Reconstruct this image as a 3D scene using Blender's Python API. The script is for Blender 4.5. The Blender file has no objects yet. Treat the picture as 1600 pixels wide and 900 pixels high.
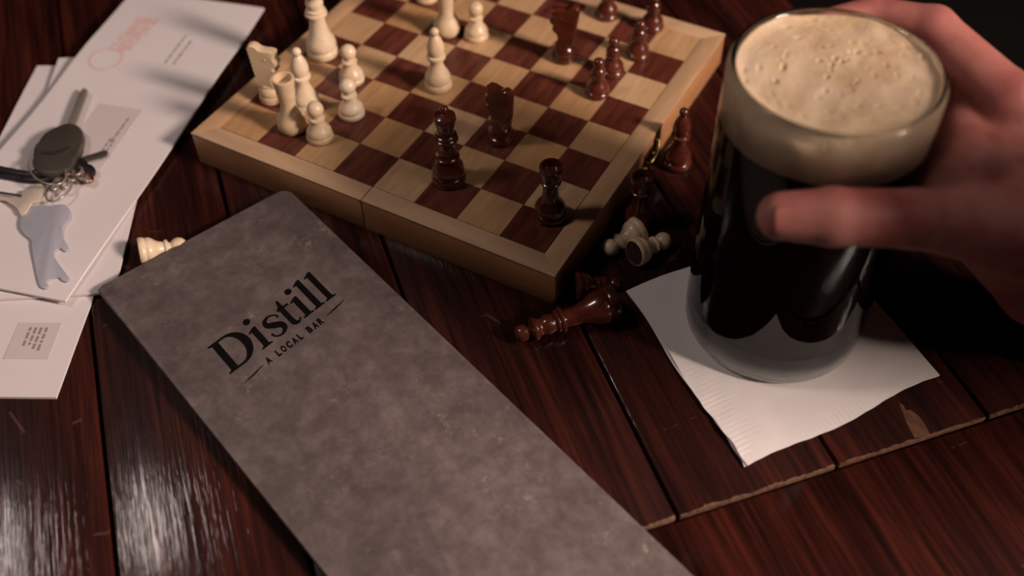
import bpy, bmesh, math, random
import numpy as np
from mathutils import Vector, Matrix, noise as mnoise
random.seed(7)
PI = math.pi
SC = bpy.context.scene
COL = SC.collection

# ---------------------------------------------------------------- scale and frame
# one unit = one chessboard square (24.5 mm); origin = near left corner of the playing
# field; height is counted from the table top, which stands 0.75 m above the floor
S = 0.0245
TZ = 0.75
BH = 0.8356                                  # height of the chess box
def W(x, y, z=0.0): return Vector((x*S, y*S, z*S + TZ))

# ---------------------------------------------------------------- camera
RR = ((0.87639903, 0.48151121, -0.00846748), (0.35464501, -0.65718536, -0.66508219), (-0.32580923, 0.57987443, -0.74672216))
CX, CY, CZ = 14.39840684, -12.69731097, 14.93332689 + BH
cd = bpy.data.cameras.new('camera'); cam = bpy.data.objects.new('camera', cd); COL.objects.link(cam)
m3 = Matrix(((RR[0][0], -RR[1][0], -RR[2][0]), (RR[0][1], -RR[1][1], -RR[2][1]), (RR[0][2], -RR[1][2], -RR[2][2])))
cam.matrix_world = Matrix.Translation(W(CX, CY, CZ)) @ m3.to_4x4()
cd.sensor_width = 36; cd.lens = 1655.8*36/1600; cd.clip_start = .01
cd.dof.use_dof = True; cd.dof.focus_distance = 20.3*S; cd.dof.aperture_fstop = 4.4
SC.camera = cam
def G(u, v, z=0.0):
    """the point at height z over the table that the photograph shows at (u, v)"""
    d = [RR[0][i]*(u-800)/1655.8 + RR[1][i]*(v-450)/1655.8 + RR[2][i] for i in range(3)]
    t = (z - CZ)/d[2]
    return (CX + t*d[0], CY + t*d[1])

# ---------------------------------------------------------------- world, lights, exposure
SC.view_settings.view_transform = 'Standard'; SC.view_settings.look = 'None'
SC.view_settings.exposure = 0.10; SC.view_settings.gamma = 1; SC.view_settings.use_curve_mapping = False
wd = bpy.data.worlds.new('room_air'); SC.world = wd; wd.use_nodes = True
wd.node_tree.nodes['Background'].inputs[0].default_value = (0.9, 0.78, 0.74, 1)
wd.node_tree.nodes['Background'].inputs[1].default_value = 0.03
def area(name, pos, target, size, power, color, shape='DISK', sy=None):
    l = bpy.data.lights.new(name, 'AREA'); l.shape = shape; l.size = size; l.energy = power; l.color = color
    if sy: l.size_y = sy
    o = bpy.data.objects.new(name, l); COL.objects.link(o)
    o.location = W(*pos); d = W(*target) - W(*pos); o.rotation_euler = d.to_track_quat('-Z', 'Y').to_euler()
    return o
# low warm lamp on the right, cooler lamp above the left side of the table
area('lamp_right', (52, 2.6, 29.5), (6, 1, 0), .22, 21.0, (1.0, .79, .675))
area('lamp_left', (-11.8, -11.7, 34), (3, -3, 0), .14, 1.5, (1.0, .82, .76))
area('ambient_fill', (60, 8, 74), (5, 0, 0), .7, 5.5, (1.0, .82, .76))  # added fill that lifts the ambient level, not a lamp of the room

# ---------------------------------------------------------------- node helpers
def mat(name, base=(.5,.5,.5), rough=.5, metal=0, spec=.5, coat=0, coat_rough=.1, **kw):
    m = bpy.data.materials.new(name); m.use_nodes = True
    b = m.node_tree.nodes['Principled BSDF']
    b.inputs['Base Color'].default_value = (*base, 1); b.inputs['Roughness'].default_value = rough
    b.inputs['Metallic'].default_value = metal; b.inputs['Specular IOR Level'].default_value = spec
    b.inputs['Coat Weight'].default_value = coat; b.inputs['Coat Roughness'].default_value = coat_rough
    for k, v in kw.items(): b.inputs[k.replace('_', ' ')].default_value = v
    return m
class NT:
    def __init__(s, m): s.m = m; s.t = m.node_tree; s.b = s.t.nodes['Principled BSDF']
    def n(s, typ, **kw):
        x = s.t.nodes.new(typ)
        for k, v in kw.items():
            if k.startswith('i_'):
                key = k[2:]; key = int(key) if key.isdigit() else key.replace('_', ' ')
                x.inputs[key].default_value = v
            else: setattr(x, k, v)
        return x
    def l(s, a, b): s.t.links.new(a, b)
    def coords(s, scale=(1,1,1), rnd=True, rot=(0,0,0)):
        tc = s.n('ShaderNodeTexCoord'); mp = s.n('ShaderNodeMapping'); mp.inputs['Scale'].default_value = scale
        mp.inputs['Rotation'].default_value = rot
        s.l(tc.outputs['Object'], mp.inputs['Vector'])
        if rnd:
            oi = s.n('ShaderNodeObjectInfo'); mu = s.n('ShaderNodeMath', operation='MULTIPLY', i_1=37.0)
            s.l(oi.outputs['Random'], mu.inputs[0]); s.l(mu.outputs[0], mp.inputs['Location'])
        return mp.outputs[0]
    def noise(s, vec, scale, detail=4, rough=.55, dist=0):
        x = s.n('ShaderNodeTexNoise', i_Scale=scale, i_Detail=detail, i_Roughness=rough, i_Distortion=dist)
        s.l(vec, x.inputs['Vector']); return x.outputs['Fac']
    def ramp(s, fac, stops):
        r = s.n('ShaderNodeValToRGB'); e = r.color_ramp.elements
        while len(e) < len(stops): e.new(.5)
        for i, (p, c) in enumerate(stops):
            e[i].position = p; e[i].color = (*c, 1) if not isinstance(c, (int, float)) else (c, c, c, 1)
        s.l(fac, r.inputs[0]); return r.outputs[0]
    def mix(s, fac, a, b, typ='MIX'):
        x = s.n('ShaderNodeMix', data_type='RGBA', blend_type=typ)
        for v, i in ((fac, 0), (a, 6), (b, 7)):
            if hasattr(v, 'is_output'): s.l(v, x.inputs[i])
            elif isinstance(v, tuple): x.inputs[i].default_value = (*v, 1)
            else: x.inputs[i].default_value = v
        return x.outputs[2]
    def math(s, op, a, b=None, clamp=False):
        x = s.n('ShaderNodeMath', operation=op, use_clamp=clamp)
        for v, i in ((a, 0), (b, 1)):
            if v is None: continue
            if hasattr(v, 'is_output'): s.l(v, x.inputs[i])
            else: x.inputs[i].default_value = v
        return x.outputs[0]
    def bump(s, h, strength, dist, to=('Normal',)):
        x = s.n('ShaderNodeBump', i_Strength=strength, i_Distance=dist); s.l(h, x.inputs['Height'])
        for t in to: s.l(x.outputs[0], s.b.inputs[t])
        return x
    def col(s, c): s.l(c, s.b.inputs['Base Color'])

U = 1/S                                      # object coordinates are metres: U turns them to squares
# ---------------------------------------------------------------- materials
def table_wood(edge_len=None):
    m = mat('varnished_oak', rough=.5, spec=.12, coat=.5, coat_rough=.13); t = NT(m)
    v = t.coords((U*.35, U*9, U*9)); v2 = t.coords((U*.12, U*1.6, U*1.6)); v3 = t.coords((U, U, U))
    g = t.noise(v, 1.0, 5, .62, .35); g2 = t.noise(v2, 1.0, 3, .5, .8)
    c = t.ramp(g, [(.30, (.009, .0022, .0018)), (.48, (.030, .0062, .0042)), (.66, (.060, .0125, .0075))])
    c2 = t.ramp(g2, [(.3, (.35, .30, .33)), (.7, (1.25, 1.15, 1.05))])
    c = t.mix(1.0, c, c2, 'MULTIPLY')
    # raw wood where the varnish has chipped: at the end joint and a few specks along the edges
    tc = t.n('ShaderNodeTexCoord'); sx = t.n('ShaderNodeSeparateXYZ'); t.l(tc.outputs['Object'], sx.inputs[0])
    nz = t.noise(v3, 2.6, 5, .7)
    if edge_len is not None:
        e = t.math('SUBTRACT', edge_len*S, sx.outputs[0])                 # distance from the end
        w = t.math('ADD', t.math('MULTIPLY', t.math('POWER', nz, 3.4), .30*S), .002*S)
        k = t.math('LESS_THAN', e, w)
        raw = t.ramp(t.noise(v3, 9, 3), [(.3, (.08, .038, .024)), (.7, (.20, .105, .068))])
        c = t.mix(k, c, raw)
    # thin pale scratches
    sc = t.n('ShaderNodeTexVoronoi', feature='DISTANCE_TO_EDGE', i_Scale=.45)
    t.l(t.coords((U, U*.35, U), rot=(0, 0, .5)), sc.inputs['Vector'])
    k2 = t.math('MULTIPLY', t.math('LESS_THAN', sc.outputs[0], .004), t.math('GREATER_THAN', t.noise(v3, .9, 3), .60))
    c = t.mix(t.math('MULTIPLY', k2, .22), c, (.20, .11, .085))
    t.col(c)
    vb = t.coords((U*.5, U*15, U*15)); gb = t.noise(vb, 1.0, 3, .6, .2)
    pore = t.ramp(gb, [(.38, 0.0), (.55, 1.0)])
    lump = t.noise(t.coords((U*.8, U*1.5, U)), 1.2, 3)
    h = t.math('ADD', t.math('MULTIPLY', pore, .5), t.math('MULTIPLY', lump, 1.2))
    t.bump(h, .30, .0004, ('Normal', 'Coat Normal'))
    return m
M_table_end = table_wood
M_dark = mat('dark_groove_wood', (.012, .005, .004), .7)
M_floor = mat('floor_boards', (.012, .010, .009), .65)
def chess_wood(name, stops, rough=.4, coat=.15, grain=5.0, bump=.15):
    m = mat(name, rough=rough, spec=.4, coat=coat, coat_rough=.2); t = NT(m)
    g = t.noise(t.coords((U*.7, U*grain, U*grain)), 1.0, 4, .6, .5)
    c = t.ramp(g, stops)
    oi = t.n('ShaderNodeObjectInfo')
    k = t.ramp(oi.outputs['Random'], [(0, (.86, .74, .60)), (1, (1.06, 1.08, 1.12))])
    t.col(t.mix(1.0, c, k, 'MULTIPLY')); t.bump(g, bump, .0002)
    return m
M_light_sq = chess_wood('maple_square', [(.3, (.47, .285, .15)), (.7, (.61, .41, .235))])
M_dark_sq = chess_wood('walnut_square', [(.3, (.062, .016, .011)), (.7, (.165, .046, .028))])
M_border = chess_wood('maple_border', [(.3, (.50, .315, .185)), (.7, (.60, .40, .245))])
M_pine = chess_wood('pine_box_side', [(.3, (.40, .19, .085)), (.7, (.50, .26, .12))], rough=.5)
M_white = chess_wood('boxwood_piece', [(.3, (.68, .51, .33)), (.7, (.80, .65, .46))], rough=.36, coat=.25, grain=3)
M_black = chess_wood('rosewood_piece', [(.3, (.050, .010, .006)), (.7, (.135, .030, .014))], rough=.25, coat=.8, grain=3)
for m in (M_black,): m.node_tree.nodes['Principled BSDF'].inputs['Coat Roughness'].default_value = .12
M_felt = mat('dark_felt', (.035, .013, .012), .95)
M_brass = mat('aged_brass', (.20, .14, .06), .25, 1)
def menu_mat():
    m = mat('mottled_grey_leather', rough=.62, spec=.4); t = NT(m)
    v = t.coords((U, U, U), False)
    a = t.noise(v, 2.3, 8, .68, .25); b = t.noise(v, 3.6, 6, .7, .3)
    c = t.ramp(a, [(.36, (.100, .073, .072)), (.5, (.130, .099, .096)), (.64, (.172, .136, .129))])
    f = t.ramp(b, [(.58, 0.0), (.70, .8)]); f2 = t.ramp(t.noise(v, .8, 2), [(.45, 0.0), (.62, 1.0)])
    t.col(t.mix(t.math('MULTIPLY', f, f2), c, (.33, .27, .235)))
    t.l(t.ramp(b, [(.4, .66), (.7, .48)]), t.b.inputs['Roughness'])
    t.bump(t.math('ADD', t.math('MULTIPLY', b, .5), t.noise(v, 9, 3)), .25, .0004)
    return m
M_menu = menu_mat()
M_menu_page = mat('menu_pages', (.05, .04, .038), .8)
M_ink = mat('black_print', (.005, .004, .004), .9, spec=.05)
def paper(name, c, crinkle=.15, sc=1.0, ruffle=False):
    m = mat(name, c, .75, spec=.25); t = NT(m); v = t.coords((U, U, U))
    h = t.noise(v, sc, 4, .5)
    if ruffle:
        tc = t.n('ShaderNodeTexCoord'); sx = t.n('ShaderNodeSeparateXYZ'); t.l(tc.outputs['Object'], sx.inputs[0])
        hs = h
        for ax, other in ((0, 1), (1, 0)):
            near = t.ramp(t.math('MULTIPLY', sx.outputs[other], U), [(.0, 1.0), (.12 if other == 1 else .2, 0.0)]) if False else None
            dist = t.math('MULTIPLY', sx.outputs[other], U)
            k = t.math('LESS_THAN', dist, .22 if ax == 0 else .75)
            w = t.math('SINE', t.math('MULTIPLY', t.math('ADD', t.math('MULTIPLY', sx.outputs[ax], U), t.math('MULTIPLY', h, .12)), 62.0))
            amp = t.math('MULTIPLY', t.ramp(t.noise(v, 1.6, 2), [(.42, .05), (.68, 1.0)]), .07)
            hs = t.math('ADD', hs, t.math('MULTIPLY', t.math('MULTIPLY', w, k), amp))
        h = t.math('ADD', hs, t.math('MULTIPLY', t.noise(v, 22, 2), .05))
    t.bump(h, crinkle, .0015)
    return m
M_env = paper('envelope_paper', (.73, .67, .675), .35, .5)
M_nap = paper('napkin_tissue', (.86, .80, .78), .55, 1.1, True)
M_film = mat('window_film', (.66, .59, .59), .22, spec=.6, coat=.4)
M_pink = mat('faded_pink_ink', (.72, .40, .38), .8)
M_greyink = mat('grey_print', (.30, .25, .25), .8)
M_plastic = mat('dark_grey_key_plastic', (.055, .045, .038), .38)
M_blk = mat('black_rubber', (.012, .011, .013), .45)
M_steel = mat('worn_steel', (.45, .38, .32), .3, .6)
M_brasskey = mat('pale_brass_key', (.72, .62, .50), .4, .3)
M_opener = mat('blue_grey_anodised_metal', (.40, .40, .46), .6, 0)
M_button = mat('key_button', (.03, .025, .02), .5)
M_glass = mat('clear_glass', (1, 1, 1), .0, IOR=1.38); M_glass.node_tree.nodes['Principled BSDF'].inputs['Transmission Weight'].default_value = 1
M_glass.node_tree.nodes['Principled BSDF'].inputs['Base Color'].default_value = (.93, .95, .94, 1)
t = NT(M_glass); tc_ = t.n('ShaderNodeTexCoord'); sx_ = t.n('ShaderNodeSeparateXYZ'); t.l(tc_.outputs['Object'], sx_.inputs[0])   # milky grey foot stands in for light refracted through the thick base
t.l(t.ramp(t.math('MULTIPLY', sx_.outputs[2], U), [(.28, .72), (.55, 1.0)]), t.b.inputs['Transmission Weight'])
M_beer = mat('dark_stout', (.0035, .0018, .0012), .9, spec=0)
def foam_mat():
    m = mat('tan_foam', (.6, .45, .3), .75, spec=.25); t = NT(m); v = t.coords((U, U, U), False)
    a = t.noise(v, 1.1, 4, .55, .3); b = t.noise(v, 3.2, 4, .7)
    c = t.ramp(a, [(.30, (.50, .34, .20)), (.5, (.61, .45, .295)), (.7, (.68, .53, .38))])
    t.col(c)
    t.b.inputs['Subsurface Weight'].default_value = .25; t.b.inputs['Subsurface Radius'].default_value = (.006, .004, .002)
    t.bump(b, .6, .0014)
    return m
M_foam = foam_mat()
def skin_mat():
    m = mat('skin', (.5, .25, .2), .58, spec=.25); t = NT(m); v = t.coords((U, U, U), False)
    a = t.noise(v, .75, 4, .6); b = t.noise(v, 14, 3, .6)
    t.col(t.ramp(a, [(.32, (.28, .070, .062)), (.52, (.38, .140, .118)), (.7, (.45, .20, .165))]))
    t.b.inputs['Subsurface Weight'].default_value = .2; t.b.inputs['Subsurface Radius'].default_value = (.006, .002, .001)
    t.bump(b, .22, .0004)
    return m
M_skin = skin_mat()
M_nail = mat('fingernail', (.36, .13, .11), .4, spec=.3)

# ---------------------------------------------------------------- mesh helpers
def link(name, me, m, parent=None, loc=None, rot=None):
    o = bpy.data.objects.new(name, me); COL.objects.link(o)
    if m is not None and not me.materials: me.materials.append(m)
    if parent is not None: o.parent = parent
    if loc is not None: o.location = loc
    if rot is not None: o.rotation_euler = rot
    return o
def bm_mesh(bm, name, smooth=False, angle=None):
    bmesh.ops.recalc_face_normals(bm, faces=bm.faces)
    me = bpy.data.meshes.new(name); bm.to_mesh(me); bm.free()
    if smooth:
        for p in me.polygons: p.use_smooth = True
        if angle: me.set_sharp_from_angle(angle=angle)
    return me
def tag(o, label=None, cat=None, group=None, kind=None):
    if label: o['label'] = label
    if cat: o['category'] = cat
    if group: o['group'] = group
    if kind: o['kind'] = kind
    return o
def empty(name, loc, rot=(0,0,0)):
    o = bpy.data.objects.new(name, None); COL.objects.link(o); o.location = loc; o.rotation_euler = rot
    o.empty_display_size = .01; return o
def boxm(name, x0, x1, y0, y1, z0, z1, bev=0.0, seg=2):
    """box in squares -> mesh in metres"""
    bm = bmesh.new(); bmesh.ops.create_cube(bm, size=1)
    for v in bm.verts:
        v.co = Vector(((x0+x1)/2 + v.co.x*(x1-x0), (y0+y1)/2 + v.co.y*(y1-y0), (z0+z1)/2 + v.co.z*(z1-z0)))*S
    if bev: bmesh.ops.bevel(bm, geom=bm.edges[:], offset=bev*S, segments=seg, affect='EDGES', profile=.5)
    return bm_mesh(bm, name, smooth=bool(bev), angle=.6)
def prism(name, pts, z0, z1, bev=0, smooth=False, holes=()):
    """extruded polygon in squares"""
    bm = bmesh.new()
    vs = [bm.verts.new((x*S, y*S, z0*S)) for x, y in pts]
    if holes:
        loops = [vs] + [[bm.verts.new((x*S, y*S, z0*S)) for x, y in h] for h in holes]
        es = [bm.edges.new((l[i], l[(i+1) % len(l)])) for l in loops for i in range(len(l))]
        bmesh.ops.triangle_fill(bm, use_beauty=True, edges=es)
        fs = bm.faces[:]
    else: fs = [bm.faces.new(vs)]
    r = bmesh.ops.extrude_face_region(bm, geom=fs)
    for g in r['geom']:
        if isinstance(g, bmesh.types.BMVert): g.co.z = z1*S
    if bev:
        es = [e for e in bm.edges if len(e.link_faces) == 2 and e.calc_face_angle(0) > .6]
        bmesh.ops.bevel(bm, geom=es, offset=bev*S, segments=2, affect='EDGES', profile=.5)
    return bm_mesh(bm, name, smooth=smooth or bool(bev), angle=.7)
def lathe_bm(bm, prof, seg=40, M=None):
    rings = []
    for r, z in prof:
        if r < 1e-6: rings.append([bm.verts.new((0, 0, z*S))])
        else: rings.append([bm.verts.new((r*math.cos(2*PI*i/seg)*S, r*math.sin(2*PI*i/seg)*S, z*S)) for i in range(seg)])
    for a, b in zip(rings, rings[1:]):
        for i in range(seg):
            j = (i+1) % seg
            if len(a) == 1 and len(b) == 1: break
            if len(a) == 1: bm.faces.new((a[0], b[i], b[j]))
            elif len(b) == 1: bm.faces.new((a[i], a[j], b[0]))
            else: bm.faces.new((a[i], a[j], b[j], b[i]))
def lathe(name, prof, seg=40, angle=.75):
    bm = bmesh.new(); lathe_bm(bm, prof, seg); return bm_mesh(bm, name, True, angle)
def tube_bm(bm, pts, r, seg=10, closed=False):
    P = [Vector(p) for p in pts]; n = len(P); rings = []
    up = Vector((0, 0, 1)); prev = None
    for i in range(n):
        t = (P[(i+1) % n] - P[i-1]) if closed else (P[min(i+1, n-1)] - P[max(i-1, 0)])
        t.normalize()
        a = t.cross(prev if prev is not None else (up if abs(t.z) < .9 else Vector((1, 0, 0))))
        if prev is not None: a = prev - t*prev.dot(t)
        a.normalize(); prev = a.copy(); b = t.cross(a)
        rr = r[i] if isinstance(r, (list, tuple)) else r
        rings.append([bm.verts.new((P[i] + (a*math.cos(2*PI*k/seg) + b*math.sin(2*PI*k/seg))*rr)*S) for k in range(seg)])
    m = n if closed else n-1
    for i in range(m):
        A, B = rings[i], rings[(i+1) % n]
        for k in range(seg): bm.faces.new((A[k], A[(k+1) % seg], B[(k+1) % seg], B[k]))
    if not closed: bm.faces.new(rings[0][::-1]); bm.faces.new(rings[-1])
def tube(name, pts, r, seg=10, closed=False):
    bm = bmesh.new(); tube_bm(bm, pts, r, seg, closed); return bm_mesh(bm, name, True, .9)

# ================================================================ SETTING
tag(link('floor', boxm('floor', -110, 110, -110, 110, -4, 0), M_floor, loc=(0, 0, 0)), kind='structure')
RM = 104; M_wall = mat('dark_panelled_wall', (.045, .028, .022), .6)
for nm, bx in (('wall_left', (-RM-6, -RM, -RM, RM)), ('wall_right', (RM, RM+6, -RM, RM)), ('wall_front', (-RM, RM, -RM-6, -RM)), ('wall_back', (-RM, RM, RM, RM+6))):
    tag(link(nm, boxm(nm, *bx, 0, 108), M_wall), kind='structure')
tag(link('ceiling', boxm('ceiling', -RM-6, RM+6, -RM-6, RM+6, 108, 112), mat('ceiling_paint', (.12, .09, .075), .8)), kind='structure')

# ================================================================ TABLE
ANG = math.radians(-42.2); DV = (math.cos(ANG), math.sin(ANG)); NV = (-DV[1], DV[0])
table = empty('pub_table', (0, 0, 0)); table.location = (0, 0, 0)
tag(table, 'dark red-brown varnished plank table under everything, with worn joints', 'table')
TH = 1.3
def on_table(x, y, z=0): return W(x, y, z)
def plank(n0, n1, d0, d1, m, name='plank', bev=.035):
    me = boxm(name, 0, d1-d0, 0, n1-n0, -TH, 0, bev)
    o = link(name, me, m, table, W(DV[0]*d0 + NV[0]*n0, DV[1]*d0 + NV[1]*n0, 0), (0, 0, ANG)); return o
JD = 11.66
seams = [-9.35, -6.32, -3.31, -.31, 2.62, 5.67, 8.70, 11.76, 14.82]
gp = .035
M_plank = table_wood(JD + 38.0 - .03); M_endw = table_wood()
for a, b in zip(seams, seams[1:]):
    plank(a+gp, b-gp, -38, JD-.03, M_plank)
plank(seams[0]+gp, seams[-1]-gp, JD+.045, 16.2, M_endw, 'end_plank')
# what shows in the joints, the frame below and the legs
cen = ((-38+16.2)/2, (seams[0]+seams[-1])/2)
def tbox(name, d0, d1, n0, n1, z0, z1, m):
    return link(name, boxm(name, d0, d1, n0, n1, z0, z1, .05), m, table, W(0, 0, 0), (0, 0, ANG))
tbox('underframe', -36, 14.6, seams[0]+1.2, seams[-1]-1.2, -TH-2.6, -TH-.001, M_dark)
zf = -TZ/S
for dd in (-35, 12.3):
    for nn in (seams[0]+1.8, seams[-1]-3.8):
        tbox('leg', dd, dd+2, nn, nn+2, zf, -TH-2.6, M_dark)
# patch where the varnish has flaked off beside the end joint
ch = [(1405, 629), (1409, 641), (1417, 662), (1429, 684), (1438, 683), (1452, 677), (1446, 664), (1436, 651), (1424, 641), (1415, 641), (1412, 634)]
M_raw = chess_wood('raw_wood', [(.3, (.08, .036, .022)), (.7, (.17, .085, .052))], rough=.8, coat=0)
me = prism('flaked_patch', [G(u, v) for u, v in ch], 0, .004)
o = link('flaked_patch', me, M_raw, table, W(0, 0, 0)); tag(o, 'pale raw wood where the varnish flaked off')

# ================================================================ CHESS BOARD
BB = .451
board = empty('folding_chess_board', W(4, 4, 0))
tag(board, 'open folding wooden chess board with walnut and maple squares and a pale border', 'chess board')
def bloc(x, y, z): return Vector(((x-4)*S, (y-4)*S, z*S))
T_ = .045
for x0, x1 in ((-BB, 4-.012), (4+.012, 8+BB)):
    hb = link('box_half', boxm('box_half', x0-4, x1-4, -BB-4, 4+BB, 0, BH-T_, .012), M_pine, board, Vector((0, 0, 0)))
def strip(pts):
    cx = sum(q[0] for q in pts)/4; cy = sum(q[1] for q in pts)/4
    horiz = (max(q[0] for q in pts)-min(q[0] for q in pts)) > (max(q[1] for q in pts)-min(q[1] for q in pts))
    if horiz: me = prism('border_strip', [(x-cx, y-cy) for x, y in pts], 0, T_, .006); rz = 0
    else: me = prism('border_strip', [(y-cy, -(x-cx)) for x, y in pts], 0, T_, .006); rz = PI/2
    link('border_strip', me, M_border, board, bloc(cx, cy, BH-T_), (0, 0, rz))
g_ = .010
E0, E1 = -BB-.01, 8+BB+.01
strip([(E0, E0), (4-.012, E0), (4-.012, -g_), (-g_, -g_)]); strip([(4+.012, E0), (E1, E0), (8+g_, -g_), (4+.012, -g_)])
strip([(E0, E1), (-g_, 8+g_), (4-.012, 8+g_), (4-.012, E1)]); strip([(4+.012, E1), (4+.012, 8+g_), (8+g_, 8+g_), (E1, E1)])
strip([(E0, E0), (-g_, -g_), (-g_, 8+g_), (E0, E1)]); strip([(E1, E0), (E1, E1), (8+g_, 8+g_), (8+g_, -g_)])
sq_l = boxm('square', -.496, .496, -.496, .496, 0, T_, .004, 1); sq_d = sq_l.copy()
sq_l.materials.append(M_light_sq); sq_d.materials.append(M_dark_sq)
for i in range(8):
    for j in range(8):
        dark = (i+j) % 2 == 1
        link('square', sq_d if dark else sq_l, None, board, bloc(i+.5 + (-.004 if i == 3 else .004 if i == 4 else 0), j+.5, BH-T_), (0, 0, PI/2))
# brass hook latch across the fold on the right-hand side
lt = link('latch', boxm('latch', -.16, .16, -.24, .24, -.16, .16, .02), M_brass, board, bloc(8+BB+.035, 4.0, BH*.52)); lt.scale = (.18, 1, 1)
tag(lt, 'brass hook latch')
bm = bmesh.new(); tube_bm(bm, [(.06, -.30, -.05), (.12, -.2, .02), (.14, 0, .06), (.13, .16, .12), (.08, .28, .2), (.05, .30, .3)], .042, 10)
link('latch_hook', bm_mesh(bm, 'latch_hook', True), M_brass, lt); lt.children[0].scale = (1/.18, 1, 1)
for dy in (-.18, .18):
    bm = bmesh.new(); bmesh.ops.create_uvsphere(bm, u_segments=14, v_segments=8, radius=.06*S)
    sc_ = link('screw', bm_mesh(bm, 'screw', True), M_brass, lt, Vector((.16*S, dy*S, -.06*S))); sc_.scale = (2.5, 1, 1)

# ================================================================ CHESS PIECES
def arc(cr, cz, r, a0, a1, n=8):
    return [(max(0, cr + r*math.cos(math.radians(a0+(a1-a0)*i/n))), cz + r*math.sin(math.radians(a0+(a1-a0)*i/n))) for i in range(n+1)]
def ring(r, z, h): return [(r-h*.6, z-h), (r-.15*h, z-h*.7), (r, z), (r-.15*h, z+h*.7), (r-h*.6, z+h)]
P_pawn = [(0, .01), (.27, .01), (.29, .03), (.295, .09), (.28, .135), (.262, .15), (.275, .18), (.27, .235), (.235, .30), (.185, .36), (.155, .43), (.14, .50)] + ring(.178, .55, .035) + [(.115, .60), (.11, .625)] + arc(0, .79, .182, -60, 90, 10)
P_pawn_black = [(0, .01), (.26, .01), (.285, .03), (.29, .09), (.27, .13), (.25, .145), (.265, .18), (.255, .24), (.2, .32), (.155, .39), (.13, .45)] + ring(.165, .49, .03) + [(.12, .53)] + arc(.0, .60, .165, -25, 40, 6) + [(.10, .735), (.095, .76)] + arc(0, .85, .125, -50, 90, 9)
P_rook = [(0, .01), (.28, .01), (.305, .04), (.325, .12), (.325, .22), (.30, .31), (.25, .40), (.20, .49), (.172, .60), (.17, .72), (.185, .84), (.20, .98), (.212, 1.12), (.235, 1.30), (.242, 1.34), (.235, 1.36), (.19, 1.36), (.18, 1.34), (.165, 1.18), (0, 1.17)]
P_rook_black = [(0, .01), (.30, .01), (.325, .03), (.33, .10), (.31, .145), (.295, .155), (.315, .19), (.315, .27), (.28, .36), (.22, .44), (.175, .53), (.155, .66), (.155, .80), (.17, .90)] + ring(.21, .95, .03) + [(.19, 1.0), (.205, 1.08), (.23, 1.2), (.235, 1.33), (.225, 1.35), (.18, 1.35), (.17, 1.33), (.16, 1.2), (0, 1.19)]
P_bishop = [(0, .01), (.29, .01), (.315, .04), (.32, .12), (.30, .18), (.285, .19), (.295, .23), (.29, .32), (.25, .42), (.19, .52), (.155, .62), (.14, .72), (.15, .78)] + ring(.215, .84, .05) + [(.17, .90), (.175, .93), (.195, 1.0), (.195, 1.1), (.165, 1.23), (.12, 1.33), (.085, 1.38), (.075, 1.40)] + arc(0, 1.475, .105, -45, 90, 8)
P_queen = [(0, .01), (.33, .01), (.355, .04), (.36, .12), (.34, .18), (.32, .195), (.34, .24), (.335, .34), (.30, .45), (.235, .55), (.20, .62)] + ring(.25, .66, .025) + [(.19, .72), (.165, .85), (.165, .98), (.19, 1.05)] + ring(.245, 1.12, .04) + ring(.225, 1.21, .035) + [(.17, 1.27), (.16, 1.32), (.175, 1.42), (.21, 1.56), (.225, 1.64), (.21, 1.71), (.15, 1.75), (.10, 1.765), (.075, 1.78)] + arc(0, 1.84, .09, -45, 90, 7)
P_king = [(0, .01), (.33, .01), (.36, .04), (.365, .13), (.345, .19), (.33, .205), (.35, .25), (.345, .36), (.31, .47), (.26, .56), (.225, .68), (.195, .82), (.18, .95), (.175, 1.06)] + ring(.255, 1.13, .045) + ring(.225, 1.22, .035) + [(.175, 1.27), (.18, 1.32), (.205, 1.40), (.19, 1.47), (.16, 1.52)] + [(.165, 1.57)] + ring(.235, 1.68, .045) + [(.13, 1.74), (.09, 1.77), (.10, 1.81)] + [(.155, 1.85), (.165, 1.92), (.15, 2.0), (.10, 2.05), (0, 2.06)]
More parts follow.
